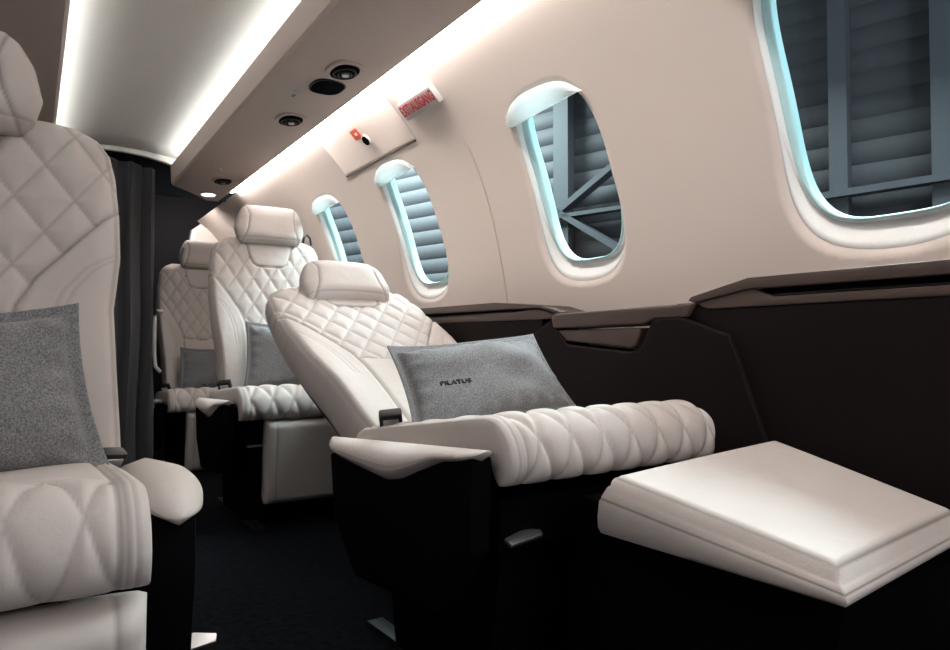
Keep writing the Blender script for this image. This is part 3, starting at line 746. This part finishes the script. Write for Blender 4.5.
    # ---- belt buckle standing beside the cushion
    if bufrac:
        bx = sx * bux; by = -0.07; bz = cz + 0.035
        BK = box('belt_buckle', M['black'], R, -0.024, 0.024, -0.014, 0.014, -0.045, 0.040, 0.005)
        BK.location = (bx, by, bz); BK.rotation_euler = (0.5, 0.1 * sx, 0.5 * sx)
        bb = box('buckle_button', M['steel'], BK, -0.016, 0.016, -0.0165, -0.0125, 0.000, 0.030, 0.002)
        box('belt_stalk', M['blackcloth'], R, bx - 0.014, bx + 0.014, by, by + 0.008, cz - 0.03, cz + 0.01, 0.002)
    gx, (gy, gz) = 0.185 * bw, bp(L + 0.012)
    if guide: tube('belt_guide', M['black'], R, [(gx - .018, gy, gz - 0.02), (gx - .014, gy, gz + 0.012), (gx, gy, gz + 0.026), (gx + .014, gy, gz + 0.012), (gx + .020, gy, gz - 0.02)], 0.005, 8)
    # ---- release lever under the front
    bm = bmesh.new(); bm_prism(bm, [(-0.005, 0.0), (0.045, 0.012), (0.075, 0.004), (0.072, -0.008), (0.0, -0.016)], 'z', -0.004, 0.004, 0.002)
    lv = from_bm('release_lever', bm, M['steel'], R)
    lv['label'] = 'brushed steel lever'
    return R, (fy, fz, lv)

# nearest left seat
SA, iA = make_seat('large cream leather seat at the left edge of the photo, nearest the camera', (-0.15, 1.27, 0), 0, back=9, hb_=0.052, blen=0.645, cz=0.445, cdepth=0.51, ctilt=4,
              arm=(0.36, 1, -0.04, 0.086, 0.474), arm_shape='round', arm_tilt=0.0, bw=1.16, wb=1.17, hw=1.24, bux=0.25, lw=0.258, roll=0.046, qx=0.066, qy=0.13, qtop=0.44)
# reclined seat
SB, iB = make_seat('reclined cream leather seat with extended leg rest, right of the aisle', (0.869, 1.42, 0), math.radians(2.6), back=60, blen=0.85, cz=0.44, cdepth=0.545, ctilt=8,
              arm=(0.57, -1, 0.05, 0.060, 0.450), arm_tilt=0.04, leg='out', bw=1.09, hw=1.14, ht=0.42, hb_=0.112, hn=0.036, bux=0.228, roll=0.054, qx=0.066)
# upright seat behind it
SG, iC = make_seat('upright cream leather seat directly behind the reclined seat', (0.865, 2.95, 0), 0, back=9, blen=0.74, cz=0.435, cdepth=0.52,
              arm=(0.50, -1, 0.0, 0.06, 0.44), arm_tilt=0.02, hi=0.8, hw=1.13, lw=0.165, guide=True)
# aft-most seat
SD, iD = make_seat('upright cream leather seat farthest aft, beside the charcoal curtain', (0.84, 4.22, 0), 0, back=7, blen=0.82, cz=0.36, cdepth=0.50,
              arm=(0.45, -1, 0.0, 0.05, 0.355), arm_tilt=0.02, hi=0.6, lw=0.17)
for ch in SB.children:
    if ch.name.startswith('seat_cushion'): ch.scale.x = 1.06
    if ch.name.startswith('armrest'): ch.location.x = -0.014
for ch in SA.children:
    if ch.name.startswith('belt_buckle'): ch.scale = (0.8, 0.8, 0.8); ch.location.z -= 0.018
iA[2].location = (0.345, 0.04, 0.13); iA[2].scale = (1.25, 1.25, 1.25); iA[2].rotation_euler = (0.7, 0, 0)
iB[2].location = (-0.225, -0.46, 0.33)
iB[2].rotation_euler = (0.6, 0, 0)
iC[2].location = (-0.21, -0.42, 0.29)
iD[2].location = (-0.10, -0.40, 0.10)

# white grab handle on the side of the aft-most seat
bm = bmesh.new(); bm_tube(bm, [(-0.225, -0.05, 0.832), (-0.255, -0.06, 0.832), (-0.266, -0.065, 0.80), (-0.268, -0.07, 0.72), (-0.268, -0.07, 0.60), (-0.262, -0.07, 0.53), (-0.235, -0.06, 0.50)], 0.010, 8)
h = from_bm('grab_handle', bm, M['white'], SD, 60)

# ---- extended leg rest of the reclined seat (top, inset seam, sloping sides)
def leg_rest_out(R):
    ox, oy = R.location.x, R.location.y
    n = 90
    u = np.linspace(-1, 1, n); U, V = np.meshgrid(u, u)      # U across (x), V along (y, -1 = near)
    # rounded-square mapping
    hx, hy = 0.192, 0.180
    X = U * hx; Yy = V * hy
    r = np.maximum(np.abs(U), np.abs(V))
    ex = np.clip((1 - np.abs(U)) * hx / 0.012, 0, 1); ey = np.clip((1 - np.abs(V)) * hy / 0.012, 0, 1)
    edge = np.sqrt(1 - (1 - ex) ** 2) * np.sqrt(1 - (1 - ey) ** 2)
    top = 0.012 + 0.006 * (1 - U ** 2) * (1 - V ** 2)
    d = np.minimum((1 - np.abs(U)) * hx, (1 - np.abs(V)) * hy)
    g, sl = groove(np.abs(d - 0.008), 0.004, 0.004)
    H = -0.006 + (top + 0.006) * edge + g
    T = np.stack([X, Yy, H], -1)
    # slant: higher at the back
    yc = 0.615; z_back, z_front = 0.0, 0.0
    rings = []
    # outline of sides going down (flare in underneath), build as loops
    loop = [(0, j) for j in range(n)] + [(i, n - 1) for i in range(1, n)] + [(n - 1, j) for j in range(n - 2, -1, -1)] + [(i, 0) for i in range(n - 2, 0, -1)]
    base = np.array([T[i, j] for i, j in loop])
    levels = [(-.011, -.0075, 1.014, 0), (-.022, -.011, 1.038, 0), (-.0245, -.0125, 1.040, 1), (-.028, -.014, 1.050, 0), (-.052, -.018, 1.060, 0), (-.068, -.022, 1.058, 0), (-.076, -.025, 1.04, 0), (-.078, -.026, 0.8, 0)]
    V_ = [T.reshape(-1, 3)]; SE = [sl.reshape(-1)]
    idx = np.arange(n * n).reshape(n, n)
    F = np.stack([idx[:-1, :-1], idx[:-1, 1:], idx[1:, 1:], idx[1:, :-1]], -1).reshape(-1, 4).tolist()
    prev = [i * n + j for i, j in loop]; off = n * n; m_ = len(loop)
    for (dzb, dzf, sc, sm_) in levels:
        q = base.copy(); q[:, 0] *= sc; q[:, 1] *= sc; k_ = (base[:, 1] / hy + 1) / 2; q[:, 2] = dzf + (dzb - dzf) * k_
        V_.append(q); SE.append(np.full(m_, float(sm_)))
        cur = list(range(off, off + m_)); off += m_
        for k in range(m_): F.append([prev[(k + 1) % m_], prev[k], cur[k], cur[(k + 1) % m_]])
        prev = cur
    F.append(prev)
    P = np.concatenate(V_); t = (P[:, 1] + hy) / (2 * hy)
    P[:, 2] += z_front + (z_back - z_front) * t
    
    a_ = (P[:, 0] / 0.184 + 1) / 2; b_ = (P[:, 1] / 0.172 + 1) / 2; H_ = P[:, 2] - 0.012
    FL_, FR_, BL_, BR_ = [np.array(q) for q in ((0.736, 0.432, 0.415), (1.085, 0.470, 0.4215), (0.742, 0.775, 0.455), (1.095, 0.752, 0.486))]
    Q_ = (1 - a_)[:, None] * ((1 - b_)[:, None] * FL_ + b_[:, None] * BL_) + a_[:, None] * ((1 - b_)[:, None] * FR_ + b_[:, None] * BR_)
    P = Q_; P[:, 2] += H_
    cr, sr = math.cos(-R.rotation_euler.z), math.sin(-R.rotation_euler.z)
    dx_, dy_ = P[:, 0] - ox, P[:, 1] - oy; P[:, 0] = dx_ * cr - dy_ * sr; P[:, 1] = dx_ * sr + dy_ * cr
    me = bpy.data.meshes.new('leg_rest'); me.from_pydata(P.tolist(), [], F); me.update()
    at = me.attributes.new('seam', 'FLOAT', 'POINT'); at.data.foreach_set('value', np.concatenate(SE).astype(np.float32))
    o = link('leg_rest', me, M['leather'], R, 60)
    prism('leg_rest_support', M['blackcloth'], R, [(0.47 - oy, 0.30), (0.46 - oy, 0.350), (0.78 - oy, 0.395), (0.90 - oy, 0.40), (0.95 - oy, 0.10), (0.50 - oy, 0.012), (0.48 - oy, 0.012)], 'x', 0.75 - ox, 1.085 - ox, 0.01)
leg_rest_out(SB)

# ------------------------------------------------------------------ pillows
def pillow(label, loc, rot, w, h, t=0.10, hi=70, flange=0.018, bend=0.0, text=None, corner=0.0):
    n = hi; a = np.linspace(-1, 1, n); U, V = np.meshgrid(a, a)
    U = 0.8 * U + 0.2 * np.sin(U * PI / 2); V = 0.8 * V + 0.2 * np.sin(V * PI / 2)
    X = U * w / 2 * (1 - 0.055 * (1 - V ** 2)) ; Z = V * h / 2 * (1 - (0.07 + 0.06 * (V > 0)) * (1 - U ** 2)); X = X * (1 - 0.05 * V)
    fu = 1 - flange / (w / 2); fv = 1 - flange / (h / 2)
    un_ = np.clip(1 - (np.abs(U) / fu) ** 2.4, 0, 1); vn = np.clip(1 - (np.abs(V) / fv) ** 2.4, 0, 1)
    H = t / 2 * (un_ * vn) ** 0.42
    rng = np.random.RandomState(int(w * 1000) % 97 + 3)
    wr = 0
    for k in range(7):
        kx, kz, ph_ = rng.uniform(-9, 9), rng.uniform(-9, 9), rng.uniform(0, 6)
        wr = wr + 0.0016 * np.sin(kx * U + kz * V + ph_)
    pk = 0.003 * np.sin(26 * U) * np.exp(-((np.abs(V) - fv * .93) / 0.10) ** 2) + 0.003 * np.sin(20 * V) * np.exp(-((np.abs(U) - fu * .93) / 0.08) ** 2)
    bendY = bend * (U ** 2) - 0.006 * np.sin(3 * U + 1) * (np.abs(V) > .0)
    F = np.stack([X, -(0.0035 + H + (wr + pk) * (H > 0.003)) + bendY, Z], -1)
    B = np.stack([X, (0.0035 + H * 0.8) + bendY, Z], -1)
    idx = np.arange(n * n).reshape(n, n); inner = np.zeros((n, n), bool); inner[1:-1, 1:-1] = True
    bidx = idx.copy(); bidx[inner] = n * n + np.arange(inner.sum())
    Vv = np.concatenate([F.reshape(-1, 3), B[inner]])
    f1 = np.stack([idx[:-1, :-1], idx[:-1, 1:], idx[1:, 1:], idx[1:, :-1]], -1).reshape(-1, 4)
    f2 = np.stack([bidx[:-1, :-1], bidx[1:, :-1], bidx[1:, 1:], bidx[:-1, 1:]], -1).reshape(-1, 4)
    me = bpy.data.meshes.new('throw_pillow'); me.from_pydata(Vv.tolist(), [], np.concatenate([f1, f2]).tolist()); me.update()
    o = link('throw_pillow', me, M['pillow'], None, 179); o.location = loc; o.rotation_euler = rot
    tag(o, label, 'pillow', 'grey throw pillows')
    if text:
        text_mesh('embroidery', text[0], text[1], M['thread'], o, (text[2], -(0.0035 + t / 2) - 0.0005, text[3]), 0.0025, rot=(PI / 2, 0, 0), xs=1.5)
    return o
pillow('wide grey wool pillow with small dark lettering, lying on the reclined seat', (0.835, 1.275, 0.572), (math.radians(-36), math.radians(-4), math.radians(2)), 0.415, 0.225, 0.10, 90, text=('PILATUS', 0.0130, -0.112, -0.027))
pillow('large grey wool pillow propped on the seat nearest the camera', (-0.130, 1.115, 0.572), (math.radians(-15), math.radians(-5), math.radians(0)), 0.42, 0.25, 0.10, 90)
pillow('grey wool pillow propped on the seat just behind the reclined seat', (0.92, 2.83, 0.605), (math.radians(-14), 0, math.radians(-4)), 0.40, 0.29, 0.10, 50)
pillow('grey wool pillow with tiny lettering on the seat farthest aft', (0.86, 4.10, 0.51), (math.radians(-12), 0, 0), 0.34, 0.26, 0.09, 50, text=('PILATUS', 0.016, -0.02, -0.095))

# ------------------------------------------------------------------ hangar outside the windows
ang = math.radians(-16); dv = Vector((math.sin(ang), math.cos(ang), 0)); nv = Vector((-dv.y, dv.x, 0))
MH = Matrix(((dv.x, -nv.x, 0, 4.6), (dv.y, -nv.y, 0, 2.5), (0, 0, 1, 0), (0, 0, 0, 1)))   # local x along wall, local y away
MH = MH @ Matrix.Rotation(0, 4, 'Z')
bm = bmesh.new(); L0, L1 = -9, 12
zs = np.arange(-1.6, 5.2, 0.15); prof = []
for z in zs: prof += [(0.0, z), (0.0, z + 0.130), (0.007, z + 0.133), (0.007, z + 0.145)]
p0 = [bm.verts.new((L0, a, z)) for a, z in prof]; p1 = [bm.verts.new((L1, a, z)) for a, z in prof]
for i in range(len(prof) - 1): bm.faces.new((p0[i], p1[i], p1[i + 1], p0[i + 1]))
o = from_bm('hangar_wall', bm, M['hangar'], None, 20); o.matrix_world = MH
o.modifiers.new('thick', 'SOLIDIFY').thickness = 0.05
tag(o, 'grey ribbed hangar wall seen through the cabin windows', 'wall')
o['kind'] = 'structure'
def hb(x0, z0, x1, z1, w=0.07, d=-0.10, label='', name='steel_beam'):
    bm = bmesh.new(); a = Vector((x0, d, z0)); b = Vector((x1, d, z1)); t = (b - a).normalized(); s = Vector((t.z, 0, -t.x)) * w
    vs = []
    for p in (a, b):
        for q in (s, -s):
            for yy in (-0.05, 0.05): vs.append(bm.verts.new(p + q + Vector((0, yy, 0))))
    for f in ((0, 1, 3, 2), (4, 6, 7, 5), (0, 4, 5, 1), (2, 3, 7, 6), (0, 2, 6, 4), (1, 5, 7, 3)): bm.faces.new([vs[i] for i in f])
    o = from_bm(name, bm, M['beam'], None, 20); o.matrix_world = MH; tag(o, label, 'beam', 'hangar beams'); return o
hb(0.10, -1.6, 0.10, 5.0, 0.055, label='vertical steel beam seen left of centre through the nearest window')
hb(-0.47, -1.6, -0.47, 5.0, 0.055, label='vertical steel beam at the right edge of the nearest window')
hb(2.28, -1.6, 2.28, 5.0, 0.075, label='vertical steel beam seen through the second nearest window')
hb(2.28, 1.78, 1.2, 2.40, 0.025, -0.16, label='diagonal brace rising to the right from the beam in the second nearest window')
hb(2.28, 1.78, 1.2, 1.10, 0.025, -0.16, label='diagonal brace falling to the right from the beam in the second nearest window')
hb(3.4, 1.74, 1.2, 1.74, 0.016, -0.16, label='thin level rail crossing the beam in the second nearest window')
hb(0.9, 1.60, -1.2, 1.66, 0.022, -0.16, label='low level rail crossing behind the nearest window')
o = box('ground_outside', M['hfloor'], None, 1.6, 9, -6, 14, -1.65, -1.6); tag(o, kind='structure'); o.name = 'floor_outside'
